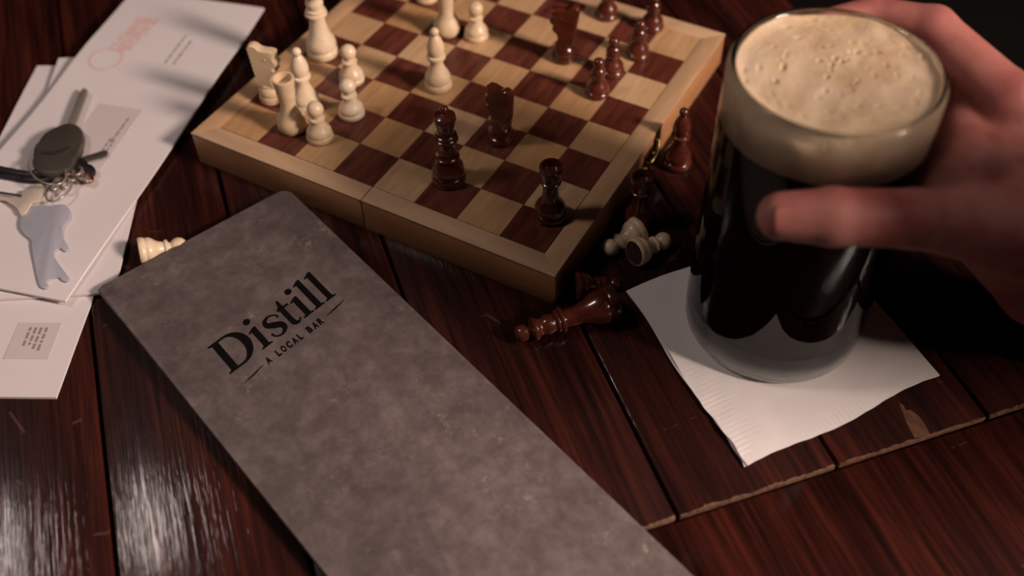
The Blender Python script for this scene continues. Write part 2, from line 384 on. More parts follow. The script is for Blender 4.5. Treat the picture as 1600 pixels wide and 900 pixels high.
def knight_mesh(name):
    bm = bmesh.new()
    lathe_bm(bm, [(0, .01), (.25, .01), (.285, .03), (.29, .12), (.27, .18), (.255, .19), (.27, .23), (.265, .30), (.22, .37), (.19, .40), (.19, .44), (0, .45)], 36)
    # outline of the head seen from its left, muzzle towards +x, grooved mane towards -x
    out = [(.17, .38), (.18, .52), (.15, .64), (.19, .74), (.25, .80), (.29, .88), (.24, .94), (.33, 1.01), (.35, 1.08), (.29, 1.17), (.30, 1.26), (.31, 1.34), (.24, 1.36), (.06, 1.35), (-.05, 1.37), (-.12, 1.43), (-.20, 1.46), (-.28, 1.44), (-.32, 1.38)]
    n = 8
    for i in range(n):
        z = 1.34 - i*.098
        x = -.335 + .014*i
        out += [(x, z), (x+.028, z-.07)]
    out += [(-.20, .50), (-.18, .38)]
    def half(z):                                  # half thickness: cheeks thin towards the top
        return .165 - .055*max(0, (z-.8)/.6) if z > .5 else .15 + .015*(z-.38)/.12
    cx = sum(p[0] for p in out)/len(out)
    L = []
    for side, shrink in ((-1, .86), (-.72, 1.0), (.72, 1.0), (1, .86)):
        L.append([bm.verts.new(((cx*(1-shrink)+x*shrink)*S, side*half(z)*S, (z if shrink == 1 else .9+(z-.9)*.965)*S)) for x, z in out])
    for a, b in zip(L, L[1:]):
        for i in range(len(out)): bm.faces.new((a[i], a[(i+1) % len(out)], b[(i+1) % len(out)], b[i]))
    for lst in (L[0], L[-1]):
        bmesh.ops.triangle_fill(bm, use_beauty=True, edges=[bm.edges.get((lst[i], lst[(i+1) % len(lst)])) for i in range(len(lst))])
    # ears and eyes
    for s in (-1, 1):
        r = bmesh.ops.create_uvsphere(bm, u_segments=8, v_segments=6, radius=.022*S)
        for v in r['verts']: v.co += Vector((.07, s*.128, 1.16))*S
    return bm_mesh(name=name, bm=bm, smooth=True, angle=.6)
protos = {}
def proto(kind, col):
    k = (kind, col)
    if k in protos: return protos[k]
    m = M_white if col == 'white' else M_black
    prof = {'pawn': P_pawn if col == 'white' else P_pawn_black, 'rook': P_rook if col == 'white' else P_rook_black, 'bishop': P_bishop, 'queen': P_queen, 'king': P_king}.get(kind)
    me = knight_mesh(kind) if kind == 'knight' else lathe(kind, prof, 44)
    me.materials.append(m)
    rb = {'pawn': .25, 'rook': .285, 'bishop': .275, 'queen': .32, 'king': .33, 'knight': .25}[kind]
    fe = lathe('felt_pad', [(0, 0), (rb, 0), (rb, .0099), (0, .0099)], 32); fe.materials.append(M_felt)
    protos[k] = (me, fe, rb); return protos[k]
NM = {'pawn': 'chess_pawn', 'rook': 'chess_rook', 'bishop': 'chess_bishop', 'queen': 'chess_queen', 'king': 'chess_king', 'knight': 'chess_knight'}
def piece(kind, col, x, y, z, label, rz=0, lie=None, group=None):
    me, fe, rb = proto(kind, col)
    o = link(NM[kind], me, None)
    f = link('felt_pad', fe, None, o)
    if lie is None:
        o.location = W(x, y, z); o.rotation_euler = (0, 0, rz)
    else:                                          # lie = heading of the axis, tip down angle
        hd, tip, zc, roll = lie
        d = Vector((math.cos(hd)*math.cos(tip), math.sin(hd)*math.cos(tip), -math.sin(tip)))
        q = d.to_track_quat('Z', 'Y'); o.rotation_mode = 'QUATERNION'
        o.rotation_quaternion = q @ Vector((0, 0, 1)).rotation_difference(Vector((0, 0, 1)))
        o.location = W(x, y, zc)
    return tag(o, label, 'chess piece', group)
def stand(kind, col, u, v, z, label, rz=0, rb=.3):
    """(u, v): where the photograph shows the front foot of the piece"""
    x, y = G(u, v, z); dx, dy = x-CX, y-CY; l = math.hypot(dx, dy)
    return piece(kind, col, x+dx/l*rb, y+dy/l*rb, z, label, rz)
Z = BH + .0005
stand('king', 'white', 507, 99, Z, 'tall pale wooden king near the far left edge of the board', 0, .36)
stand('knight', 'white', 429, 166, Z, 'pale wooden knight at the left edge behind the pale rook', math.radians(15), .28)
stand('bishop', 'white', 482, 180, Z, 'pale wooden bishop between the pale knight and the pale front pawn', 0, .3)
stand('rook', 'white', 461, 215, Z, 'pale hollow-topped wooden rook nearest the left corner of the board', 0, .32)
stand('pawn', 'white', 503, 229, Z, 'pale wooden pawn nearest the front edge, right of the pale rook', 0, .28)
stand('pawn', 'white', 552, 192, Z, 'pale wooden pawn with another pale pawn directly behind it', 0, .28)
stand('pawn', 'white', 552, 138, Z, 'pale wooden pawn half hidden behind another pale pawn, right of the king', 0, .28)
stand('bishop', 'white', 686, 149, Z, 'pale wooden bishop standing alone in the middle of the board', 0, .31)
stand('rook', 'white', 700, 62, Z, 'pale wooden rook cut off by the top of the picture, left of a pale pawn', 0, .31)
stand('pawn', 'white', 745, 69, Z, 'pale wooden pawn beside the far pale rook, rightmost pale piece on the board', 0, .28)
stand('pawn', 'white', 668, 9, Z, 'pale pawn at the top edge of the picture, only its foot showing', 0, .28)
stand('queen', 'black', 703, 299, Z, 'tall dark red wooden queen with ball top, near the front edge in shade', 0, .35)
stand('knight', 'black', 783, 232, Z, 'dark wooden knight with grooved mane, behind and right of the dark queen', math.radians(165), .28)
stand('knight', 'black', 881, 103, Z, 'dark wooden knight at the far side, left of the two overlapping dark pawns', math.radians(200), .28)
stand('pawn', 'black', 932, 159, Z, 'glossy dark pawn nearest the viewer in the far right group', 0, .28)
stand('pawn', 'black', 955, 125, Z, 'glossy dark pawn right behind another dark pawn, next to the dark knight', 0, .28)
stand('pawn', 'black', 995, 98, Z, 'glossy dark pawn on the edge square nearest the far right board corner', 0, .28)
stand('pawn', 'black', 1017, 54, Z, 'glossy dark pawn in the last row, behind the pawn on the edge square', 0, .28)
stand('pawn', 'black', 947, 36, Z, 'dark pawn on a pale square, cut off by the top edge of the picture', 0, .28)
stand('rook', 'black', 859, 356, Z, 'dark wooden rook standing alone near the front corner of the board', 0, .33)
stand('bishop', 'black', 1055, 272, .001, 'glossy dark bishop standing on the table beside the board latch', 0, .31)
x, y = G(1004, 276, 1.34)
piece('rook', 'black', x, y, .001, 'dark rook standing on the table between the board and the fallen pale pawns')
def lay(kind, col, p0, p1, label, rb, tip):
    hd = math.atan2(p1[1]-p0[1], p1[0]-p0[0])
    return piece(kind, col, p0[0], p0[1], 0, label, lie=(hd, tip, rb*math.cos(tip)+.004, 0))
# pale pawn heads: base radius .295, head .182 -> lies tipped by 0.14 rad
lay('pawn', 'white', G(1001, 357, .29), G(950, 388, .2), 'fallen pale pawn lying on the table with its head towards the chess board', .295, .14)
lay('pawn', 'white', G(990, 396, .29), G(1032, 378, .2), 'fallen pale pawn showing the dark felt under its foot', .295, .14)
lay('king', 'black', G(962, 472, .36), G(825, 520, .2), 'dark red king lying on the table between board corner and napkin', .365, .065)
lay('pawn', 'black', G(897, 447, .29), G(960, 440, .2), 'dark pawn lying behind the fallen dark king by the board corner', .29, .19)
a = G(217, 396, .26); lay('pawn', 'white', (a[0], a[1]), (a[0]+.66, a[1]+.76), 'pale chess piece lying behind the top end of the grey menu', .295, .14)

# ================================================================ PAPER: envelopes and napkin
def sheet(name, L, Wd, th, nx, ny, zf, wob=None):
    """sheet lying on local z=0, x along L, y along Wd; zf(x, y) lifts it"""
    bm = bmesh.new(); top = []; bot = []
    for i in range(nx+1):
        rt, rb_ = [], []
        for j in range(ny+1):
            x, y = L*i/nx, Wd*j/ny
            z = zf(x, y)
            if wob: dx, dy = wob(x, y)
            else: dx = dy = 0
            rt.append(bm.verts.new(((x+dx)*S, (y+dy)*S, (z+th)*S))); rb_.append(bm.verts.new(((x+dx)*S, (y+dy)*S, z*S)))
        top.append(rt); bot.append(rb_)
    for i in range(nx):
        for j in range(ny):
            bm.faces.new((top[i][j], top[i+1][j], top[i+1][j+1], top[i][j+1]))
            bm.faces.new((bot[i][j], bot[i][j+1], bot[i+1][j+1], bot[i+1][j]))
    for i in range(nx):
        for j in (0, ny): bm.faces.new((top[i][j], top[i+1][j], bot[i+1][j], bot[i][j]))
    for j in range(ny):
        for i in (0, nx): bm.faces.new((top[i][j], top[i][j+1], bot[i][j+1], bot[i][j]))
    return bm_mesh(bm, name, True, .8)
def flat(name, quads, z, zf, th=.004):
    bm = bmesh.new()
    for q in quads:
        n = 6 if len(q) == 4 else 0
        t = [bm.verts.new((x*S, y*S, (zf(x, y)+z+th)*S)) for x, y in q]; b = [bm.verts.new((x*S, y*S, (zf(x, y)+z)*S)) for x, y in q]
        bm.faces.new(t); bm.faces.new(b[::-1])
        for i in range(len(q)): bm.faces.new((t[i], t[(i+1) % len(q)], b[(i+1) % len(q)], b[i]))
    return bm_mesh(bm, name)
def words(x0, x1, rows, dy, h, along='x', seed=1, y0=0):
    r = random.Random(seed); Q = []
    for k in range(rows):
        x = x0; end = x1 - r.random()*(x1-x0)*.35
        while x < end:
            w = .06 + r.random()*.16; w = min(w, end-x)
            ya = y0 + k*dy
            Q.append([(x, ya), (x+w, ya), (x+w, ya+h), (x, ya+h)])
            x += w + .045
    return Q
def env(corner, ang, L, Wd, th, z0, zf, label):
    """corner = lower right corner (photo); x runs up along the long side, y to the left"""
    o = link('envelope', sheet('envelope', L, Wd, th, 40, 14, zf), M_env)
    o.location = W(corner[0], corner[1], z0); o.rotation_euler = (0, 0, ang)
    return tag(o, label, 'envelope')
up = lambda dx, dy: math.atan2(dy, dx)
f0 = lambda x, y: .0
# lowest, with the lettered window; then the small one; then the stamped one on top
fB = lambda x, y: .012*math.sin(x*.9)**2
eB = env((1.50, -6.80), up(-.465, .885), 9.95, 3.52, .055, .004, fB, 'white window envelope lowest in the pile, its lower end with printed window towards the viewer')
fF = lambda x, y: .015 + .02*math.sin(x*.6)**2
eF = env((.72, -4.40), up(-.54, .84), 7.9, 2.75, .055, .078, fF, 'plain white envelope in the middle of the pile, its corner under the menu')
fA = lambda x, y: .02 + .10*(math.exp(-((x-7.6)/1.6)**2)) + .015*math.sin(x*1.3+y) + (.05*max(0, (x-8.3)) if x > 8.3 else 0)
eA = env((.12, -5.08), up(-.262, .965), 10.1, 3.68, .05, .175, fA, 'topmost white envelope with pink postmarks, lying under the bunch of keys')
def loc_on(o, u, v, z):
    x, y = G(u, v, z); a = o.rotation_euler.z; ox, oy = o.location.x/S, o.location.y/S
    dx, dy = x-ox, y-oy; return (dx*math.cos(a)+dy*math.sin(a), -dx*math.sin(a)+dy*math.cos(a))
def print_on(o, name, polys_px, z, zf, top, m, label=None, th=.004):
    q = [[loc_on(o, u, v, z) for u, v in poly] for poly in polys_px]
    c = link(name, flat(name, q, top, zf, th), m, o)
    if label: tag(c, label)
    return c
# top envelope: window, pink squares, postmark ring, faint lines
w = [loc_on(eA, u, v, .26) for u, v in ((165, 163), (226, 174), (150, 268), (78, 246))]
x0 = sum(p[0] for p in (w[2], w[3]))/2; x1 = (w[0][0]+w[1][0])/2; y0 = (w[1][1]+w[2][1])/2; y1 = y0 + 1.12
nseg = 8; wq = [[(x0+(x1-x0)*i/nseg, y0), (x0+(x1-x0)*(i+1)/nseg, y0), (x0+(x1-x0)*(i+1)/nseg, y1), (x0+(x1-x0)*i/nseg, y1)] for i in range(nseg)]
tag(link('window', flat('window', wq, .0505, fA), M_film, eA), 'cloudy address window')
link('address_print', flat('address_print', words(x1-1.2, x1-.1, 1, .1, .045, seed=5, y0=y0+.16) + words(x0+.3, x0+1.2, 2, .1, .045, seed=6, y0=y0+.12), .056, fA), M_greyink, eA)['kind'] = 'stuff'
def rough_rect(cx, cy, a, b, seed):
    r = random.Random(seed); Q = []
    n = 9
    for i in range(n):
        for j in range(n):
            if r.random() < .80:
                Q.append([(cx-a+2*a*i/n, cy-b+2*b*j/n), (cx-a+2*a*(i+1)/n, cy-b+2*b*j/n), (cx-a+2*a*(i+1)/n, cy-b+2*b*(j+1)/n), (cx-a+2*a*i/n, cy-b+2*b*(j+1)/n)])
    return Q
c1 = loc_on(eA, 222, 42, .33); c2 = loc_on(eA, 196, 68, .33); cc = loc_on(eA, 166, 94, .3)
M_pink2 = mat('faint_pink_ink', (.72, .50, .49), .8)
link('postage_print', flat('postage_print', rough_rect(c1[0], c1[1], .38, .30, 1) + rough_rect(c2[0], c2[1], .36, .28, 2), .052, fA, .003), M_pink2, eA)['kind'] = 'stuff'
Q = []
for k in range(36):
    a, b = 2*PI*k/36, 2*PI*(k+1)/36
    Q.append([(cc[0]+.42*math.cos(a), cc[1]+.42*math.sin(a)), (cc[0]+.42*math.cos(b), cc[1]+.42*math.sin(b)), (cc[0]+.36*math.cos(b), cc[1]+.36*math.sin(b)), (cc[0]+.36*math.cos(a), cc[1]+.36*math.sin(a))])
link('postmark_ring', flat('postmark_ring', Q, .052, fA, .003), M_pink2, eA)
q1 = loc_on(eA, 292, 68, .3)
link('faint_print', flat('faint_print', words(q1[0]-.9, q1[0]+.3, 2, .22, .05, seed=9, y0=q1[1]-.1), .052, fA, .003), M_greyink, eA)['kind'] = 'stuff'
# lowest envelope: window with five lines of print
wb = [loc_on(eB, u, v, .08) for u, v in ((32, 503), (97, 505), (72, 565), (4, 556))]
bx0 = (wb[2][0]+wb[3][0])/2; bx1 = (wb[0][0]+wb[1][0])/2; by0 = (wb[1][1]+wb[2][1])/2; by1 = (wb[0][1]+wb[3][1])/2
tag(link('window', flat('window', [[(bx0, by0), (bx1, by0), (bx1, by1), (bx0, by1)]], .0555+.012, f0), M_film, eB), 'glossy address window')
Q = []
rr = random.Random(3)
yy = by1-.62
for k in range(4):
    x = bx1 - .12
    while x > bx0+.25 + rr.random()*.2:
        wv = .05+rr.random()*.12; Q.append([(x-wv, yy), (x, yy), (x, yy+.05), (x-wv, yy+.05)]); x -= wv+.04
    yy += .105
link('address_print', flat('address_print', Q, .073, f0), M_greyink, eB)['kind'] = 'stuff'

# napkin: two folded layers under the mug
n0, n1, n2 = G(977, 457, .03), G(1163, 733, .03), G(1465, 588, .03)
e1 = Vector((n0[0]-n1[0], n0[1]-n1[1])); e2 = Vector((n2[0]-n1[0], n2[1]-n1[1])); LA, LB = e1.length, e2.length
sk = e1.angle(e2)                                   # slightly off square, as it lies
angN = math.atan2(e2.y, e2.x)
def napf(k):
    def f(x, y):
        v = mnoise.noise(Vector((x*.8+k*7, y*.8, 0)))*.035 + mnoise.noise(Vector((x*2.2, y*2.2+k*3, 1)))*.012
        r = math.hypot(x-LB*.49, y-LA*.58)
        return max(0.0, v + .03)*min(1, max(0, (r-1.75)/.5)) + (.030*k)
    return f
def napw(k):
    cs, sn = math.cos(sk), math.sin(sk)
    def w(x, y):
        dx = y*cs; dy = y*(sn-1)
        if x < .25: dx += .035*math.sin(y*2.1+k) + .012*math.sin(y*11+2*k)*(y < 1.6)
        if y < .25: dy += .05*math.sin(x*2.0+k*.7) + .004*math.sin(x*13)
        if y > LA-.3: dy += .03*math.sin(x*2.3)
        return dx + .03*k, dy - .02*k
    return w
nap = link('napkin', sheet('napkin', LB, LA, .014, 70, 70, napf(1), napw(1)), M_nap)
nap.location = W(n1[0], n1[1], .004); nap.rotation_euler = (0, 0, angN)
tag(nap, 'folded white paper napkin with embossed edges under the beer mug', 'napkin')
link('lower_layer', sheet('lower_layer', LB-.02, LA-.03, .014, 60, 60, napf(0), napw(0)), M_nap, nap, Vector((.02*S, .03*S, 0)))

# ================================================================ MUG, BEER, FOAM
GX, GY = 12.31, 1.18
GZ = .075
mug = link('beer_mug', lathe('beer_mug', [(0, .05), (1.0, .05), (1.25, .03), (1.42, 0), (1.53, .01), (1.61, .06), (1.655, .16), (1.665, .35), (1.665, 2.5), (1.66, 4.5), (1.655, 5.72), (1.645, 5.82), (1.615, 5.88), (1.575, 5.895), (1.535, 5.875), (1.505, 5.81), (1.505, 5.6), (1.515, 4.0), (1.515, 2.0), (1.505, .86), (1.46, .68), (1.35, .60), (1.0, .56), (0, .55)], 128, 1.2), M_glass)
mug.location = W(GX, GY, GZ); tag(mug, 'straight thick-walled clear glass beer mug standing on the white napkin', 'glass')
FB, FT = 4.86, 5.79
beer = link('stout_beer', lathe('stout_beer', [(0, .535), (1.0, .545), (1.36, .585), (1.475, .665), (1.52, .86), (1.53, 2.0), (1.53, FB), (0, FB)], 128, 1.2), M_beer)
beer.location = W(GX, GY, GZ); tag(beer, 'nearly black stout filling the glass mug under a tan head', 'beer')
# foam: side band plus an uneven top surface with bubbles
bm = bmesh.new(); NR, NA = 60, 128; rows = []
rf = random.Random(11)
pits = [(rf.uniform(-1.3, 1.3), rf.uniform(-1.3, 1.3), rf.uniform(.025, .06)) for _ in range(110)]
def fz(x, y):
    z = .05*mnoise.noise(Vector((x*.9, y*.9, 3))) + .022*mnoise.noise(Vector((x*3, y*3, 8)))
    for px, py, pr in pits:
        d = math.hypot(x-px, y-py)
        if d < pr*2: z += -.05*math.exp(-(d/pr)**2*2) + .012*math.exp(-((d-pr)/(pr*.4))**2)
    r = math.hypot(x, y)
    z += .05*max(0, (r-1.30)/.22)**2
    return FT + z
cv = bm.verts.new((0, 0, fz(0, 0)*S))
for i in range(1, NR+1):
    r = 1.528*i/NR
    rows.append([bm.verts.new((r*math.cos(2*PI*k/NA)*S, r*math.sin(2*PI*k/NA)*S, fz(r*math.cos(2*PI*k/NA), r*math.sin(2*PI*k/NA))*S)) for k in range(NA)])
rows.append([bm.verts.new((1.530*math.cos(2*PI*k/NA)*S, 1.530*math.sin(2*PI*k/NA)*S, (FB + .035*math.sin(2*PI*k/NA*3) + .001)*S)) for k in range(NA)])
for k in range(NA): bm.faces.new((cv, rows[0][k], rows[0][(k+1) % NA]))
for a, b in zip(rows, rows[1:]):
    for k in range(NA): bm.faces.new((a[k], b[k], b[(k+1) % NA], a[(k+1) % NA]))
bm.faces.new(rows[-1][::-1])
fo = link('foam_head', bm_mesh(bm, 'foam_head', True), M_foam, beer); tag(fo, 'tan foam head')

# ================================================================ MENU
MU = Vector((.937, -.35)).normalized(); MV = Vector((-MU.y, MU.x))
mo = G(153, 449, .31)
menu = empty('bar_menu', W(mo[0], mo[1], .135)); menu.rotation_euler = (0, .0088, math.atan2(MU.y, MU.x))
tag(menu, 'long grey mottled bar menu with black lettering, lying in the foreground', 'menu')
ML, MWd = 14.0, 4.36
def cover(name, z0, z1, y0=0.0):
    bm = bmesh.new(); r = .10; pts = []
    for cx, cy, a0, r in ((ML-.1, MWd-.1, 0, .1), (.26, MWd-.26, 90, .26), (.1, .1, 180, .1), (ML-.1, .1, 270, .1)):
        for k in range(5):
            a = math.radians(a0+90*k/4); pts.append((cx+r*math.cos(a), cy+r*math.sin(a)))
    return link(name, prism(name, pts, z0, z1, .03, True), M_menu, menu)
cover('back_cover', 0, .055)
link('pages', boxm('pages', .09, ML-.1, .06, MWd-.12, .0555, .1245), M_menu_page, menu)
cover('front_cover', .125, .185)
link('spine', boxm('spine', .03, ML-.03, -.035, .05, .004, .178, .025), M_menu, menu)
TOP = .1855
# lettering; glyphs drawn in their own x (reading direction) / y (up) frame, in squares
def glyph(name, outer, holes, v0, base, sx=1, sy=1):
    f = lambda p: (-(p[1]*sy) , v0 + p[0]*sx)        # menu x grows down the page
    def sk_(p):
        vx, vy = f(p); return (vx + base - .13*(vy-.86), vy)
    me = prism(name, [sk_(p) for p in outer], TOP, TOP+.004, 0, False, [[sk_(p) for p in h] for h in holes])
    return link(name, me, M_ink, menu)
def sm(pts, closed=True, n=6):                      # Catmull-Rom
    out = []; N = len(pts)
    for i in range(N):
        p0, p1, p2, p3 = (pts[(i+k-1) % N] for k in range(4))
        for j in range(n):
            t = j/n
            out.append(tuple(.5*((2*p1[a]) + (-p0[a]+p2[a])*t + (2*p0[a]-5*p1[a]+4*p2[a]-p3[a])*t*t + (-p0[a]+3*p1[a]-3*p2[a]+p3[a])*t**3) for a in (0, 1)))
    return out
BL = 3.56
def ell(cx, cy, a, b, a0, a1, n=14): return [(cx+a*math.cos(math.radians(a0+(a1-a0)*i/n)), cy+b*math.sin(math.radians(a0+(a1-a0)*i/n))) for i in range(n+1)]
# D
glyph('letter_d', [(0, 0), (.0, .035), (.07, .06), (.07, .76), (0, .785), (0, .82)] + ell(.36, .41, .36, .41, 90, -90), [[(.215, .05), (.215, .77)] + ell(.33, .41, .225, .36, 90, -90)], .86, BL)
def dot(v0, y): glyph('letter_dot', ell(0, y, .075, .075, 0, 345, 23), [], v0, BL)
def stem(v0, h, name):
    glyph(name, [(0, 0), (0, .03), (.06, .055), (.06, h-.09), (0, h-.10), (0, h-.065), (.13, h), (.185, h), (.185, .055), (.245, .03), (.245, 0)], [], v0, BL)
stem(1.62, .57, 'letter_i'); dot(1.74, .76)
# s
def band(pts, ws):
    L_, R_ = [], []
    for i, (x, y) in enumerate(pts):
        a = pts[max(0, i-1)]; b = pts[min(len(pts)-1, i+1)]; d = Vector((b[0]-a[0], b[1]-a[1])).normalized()
        L_.append((x-d.y*ws[i]/2, y+d.x*ws[i]/2)); R_.append((x+d.y*ws[i]/2, y-d.x*ws[i]/2))
    return L_ + R_[::-1]
def dense(pts, ws, n=5):
    P_, W_ = [], []
    for i in range(len(pts)-1):
        p0, p1, p2, p3 = pts[max(0, i-1)], pts[i], pts[i+1], pts[min(len(pts)-1, i+2)]
        for j in range(n):
            t = j/n
            P_.append(tuple(.5*((2*p1[a]) + (-p0[a]+p2[a])*t + (2*p0[a]-5*p1[a]+4*p2[a]-p3[a])*t*t + (-p0[a]+3*p1[a]-3*p2[a]+p3[a])*t**3) for a in (0, 1)))
            W_.append(ws[i]*(1-t)+ws[i+1]*t)
    P_.append(pts[-1]); W_.append(ws[-1]); return P_, W_
P_, W_ = dense([(.335, .40), (.31, .49), (.19, .555), (.065, .50), (.06, .39), (.17, .305), (.28, .22), (.29, .10), (.17, .02), (.05, .07), (.015, .17)], [.05, .035, .045, .085, .12, .15, .14, .10, .045, .035, .05])
glyph('letter_s', band(P_, W_), [], 1.93, BL)
# t
glyph('letter_t', [(.0, .50), (.0, .535), (.07, .60), (.105, .74), (.155, .74), (.155, .55), (.27, .55), (.27, .50), (.155, .50), (.155, .14), (.175, .06), (.215, .055), (.255, .10), (.28, .09), (.24, .02), (.18, -.015), (.10, .0), (.05, .06), (.045, .14), (.045, .50)], [], 2.32, BL)
stem(2.63, .57, 'letter_i'); dot(2.755, .76)
stem(2.90, .86, 'letter_l'); stem(3.18, .86, 'letter_l')
# subtitle in plain sans letters
def text_mesh(s, size):
    cu = bpy.data.curves.new('t', 'FONT'); cu.body = s; cu.size = size; cu.extrude = .002; cu.resolution_u = 4; cu.offset = .05
    to = bpy.data.objects.new('t', cu); COL.objects.link(to); dg = bpy.context.evaluated_depsgraph_get()
    me = bpy.data.meshes.new_from_object(to.evaluated_get(dg)); bpy.data.objects.remove(to); bpy.data.curves.remove(cu); return me
vcur = 1.515
widths = {'A': .125, 'L': .105, 'O': .12, 'C': .12, 'B': .12, 'R': .12, ' ': .095}
for ch_ in 'A LOCAL BAR':
    if ch_ != ' ':
        me = text_mesh(ch_, 1.0)
        xs = [v.co.x for v in me.vertices]; ys = [v.co.y for v in me.vertices]; x_0, x_1, y_0, y_1 = min(xs), max(xs), min(ys), max(ys)
        for v in me.vertices:
            gx = (v.co.x-x_0)/(x_1-x_0)*(widths[ch_]-.025); gy = (v.co.y-y_0)/(y_1-y_0)*.17
            vv = vcur+gx; v.co = Vector(((3.835 - gy - .125*(vv-1.5))*S, vv*S, (TOP+.002)*S + (v.co.z)*S))
        me.name = 'letter_small'; link('letter_small', me, M_ink, menu)
    vcur += widths[ch_] + .012
for a, b, u0, u1 in ((.97, 1.43, 3.90, 3.77), (2.98, 3.46, 3.555, 3.44)):
    link('rule_line', prism('rule_line', [(u0-.004, a), (u0+.006, a), ((u0+u1)/2+.024, (a+b)/2), (u1+.004, b), (u1-.008, b), ((u0+u1)/2-.010, (a+b)/2)], TOP, TOP+.004), M_ink, menu)

# ================================================================ KEYS
ZK = .30
kc = G(80, 270, ZK)
keys = empty('key_bunch', W(kc[0], kc[1], .245)); tag(keys, 'bunch of keys with dark car key and blue-grey metal opener on the top envelope', 'keys')
def KP(u, v, z=ZK): x, y = G(u, v, z); return (x-kc[0], y-kc[1], z-.245)
def kprism(name, px, z0, z1, m, bev=0, z=ZK, label=None, parent=None):
    pts = [KP(u, v, z)[:2] for u, v in px]
    o = link(name, prism(name, pts, z0-.245, z1-.245, bev, False), m, parent or keys)
    if label: tag(o, label)
    return o
fob = kprism('key_fob', sm([(97, 196), (113, 194), (127, 201), (131, 217), (122, 240), (110, 262), (90, 272), (62, 270), (50, 256), (56, 232), (70, 210)]), .33, .55, M_plastic, .07, .5, 'dark grey car key fob')
kprism('key_button', sm([(66, 241), (86, 242), (108, 233), (107, 230), (86, 236), (68, 237)], n=3), .552, .565, M_button, 0, .55, parent=None).parent = fob
kprism('key_blade', [(104, 198), (126, 143), (131, 138), (137, 141), (137, 147), (118, 199)], .36, .43, M_steel, .02, .4, 'steel car key blade')
# ring and links
def kring(name, cu, cv, ru, rv, ang, z, r, m, tilt=.0):
    pts = []
    for k in range(36):
        a = 2*PI*k/36; du, dv = ru*math.cos(a), rv*math.sin(a); c, s = math.cos(ang), math.sin(ang)
        pts.append(KP(cu+du*c-dv*s, cv+du*s+dv*c, z + tilt*math.sin(a)))
    return link(name, tube(name, pts, r, 8, True), m, keys)
kring('split_ring', 74, 266, 31, 20, .45, .55, .022, M_steel, .06)
kring('split_ring', 92, 296, 24, 13, -.7, .40, .024, M_steel, .05)
for cu, cv, a in ((84, 291, -.9), (93, 283, -.2), (101, 288, -1.0), (110, 277, .3), (121, 268, -.7), (127, 275, .4), (134, 276, .9)):
    kring('chain_link', cu, cv, 8, 4.5, a, .42, .032, M_steel, .05)
kring('chain_link', 138, 279, 6, 5, 0, .38, .045, mat('copper_link', (.35, .12, .07), .35, .9))
kprism('key_head', sm([(112, 250), (128, 247), (139, 256), (148, 262), (147, 270), (135, 272), (116, 266)]), .30, .42, M_blk, .03, .4, 'black round key head')
kprism('key_blade', [(128, 247), (165, 235), (169, 238), (166, 243), (134, 252)], .31, .37, M_plastic, .01, .35)
# black strap running off to the left, and more dark keys under the fob
link('strap', tube('strap', [KP(-22, 262, .33), KP(0, 266, .34), (*KP(22, 272, .35)[:2], .12), KP(44, 275, .36), KP(62, 271, .40), KP(86, 268, .40), KP(112, 258, .38)], [.10, .10, .11, .11, .10, .12, .12], 10), M_blk, keys)
link('strap', tube('strap', [KP(-22, 272, .30), KP(10, 277, .30), KP(40, 282, .30), KP(70, 283, .31), KP(96, 274, .33)], [.05, .06, .07, .08, .07], 8), M_blk, keys)
# pale brass house key, and a thin one
kprism('house_key', [(-8, 306), (0, 306), (18, 309), (33, 309), (36, 298), (47, 296), (56, 288), (66, 288), (70, 296), (72, 304), (63, 308), (62, 316), (50, 318), (40, 334), (33, 336), (27, 326), (16, 318), (8, 313), (-8, 312)], .30, .35, M_brasskey, .008, .33, 'pale brass house key')
link('thin_key', tube('thin_key', [KP(-20, 300, .36), KP(0, 301, .36), KP(33, 306, .37)], .028, 6), M_plastic, keys)
# flat opener shaped like a key
op = [(33, 340), (38, 331), (50, 325), (64, 321), (82, 322), (98, 320), (107, 325), (110, 334), (108, 343), (100, 353), (98, 361), (99, 373), (105, 383), (107, 390), (101, 393), (94, 388), (87, 392), (84, 399), (90, 410), (101, 425), (108, 435), (106, 440), (99, 440), (92, 434), (80, 436), (73, 441), (76, 447), (72, 451), (65, 450), (60, 440), (55, 415), (50, 388), (49, 376), (40, 368), (32, 356)]
kprism('metal_opener', sm(op, n=3), .262, .305, M_opener, .006, .29, 'blue-grey flat metal opener')

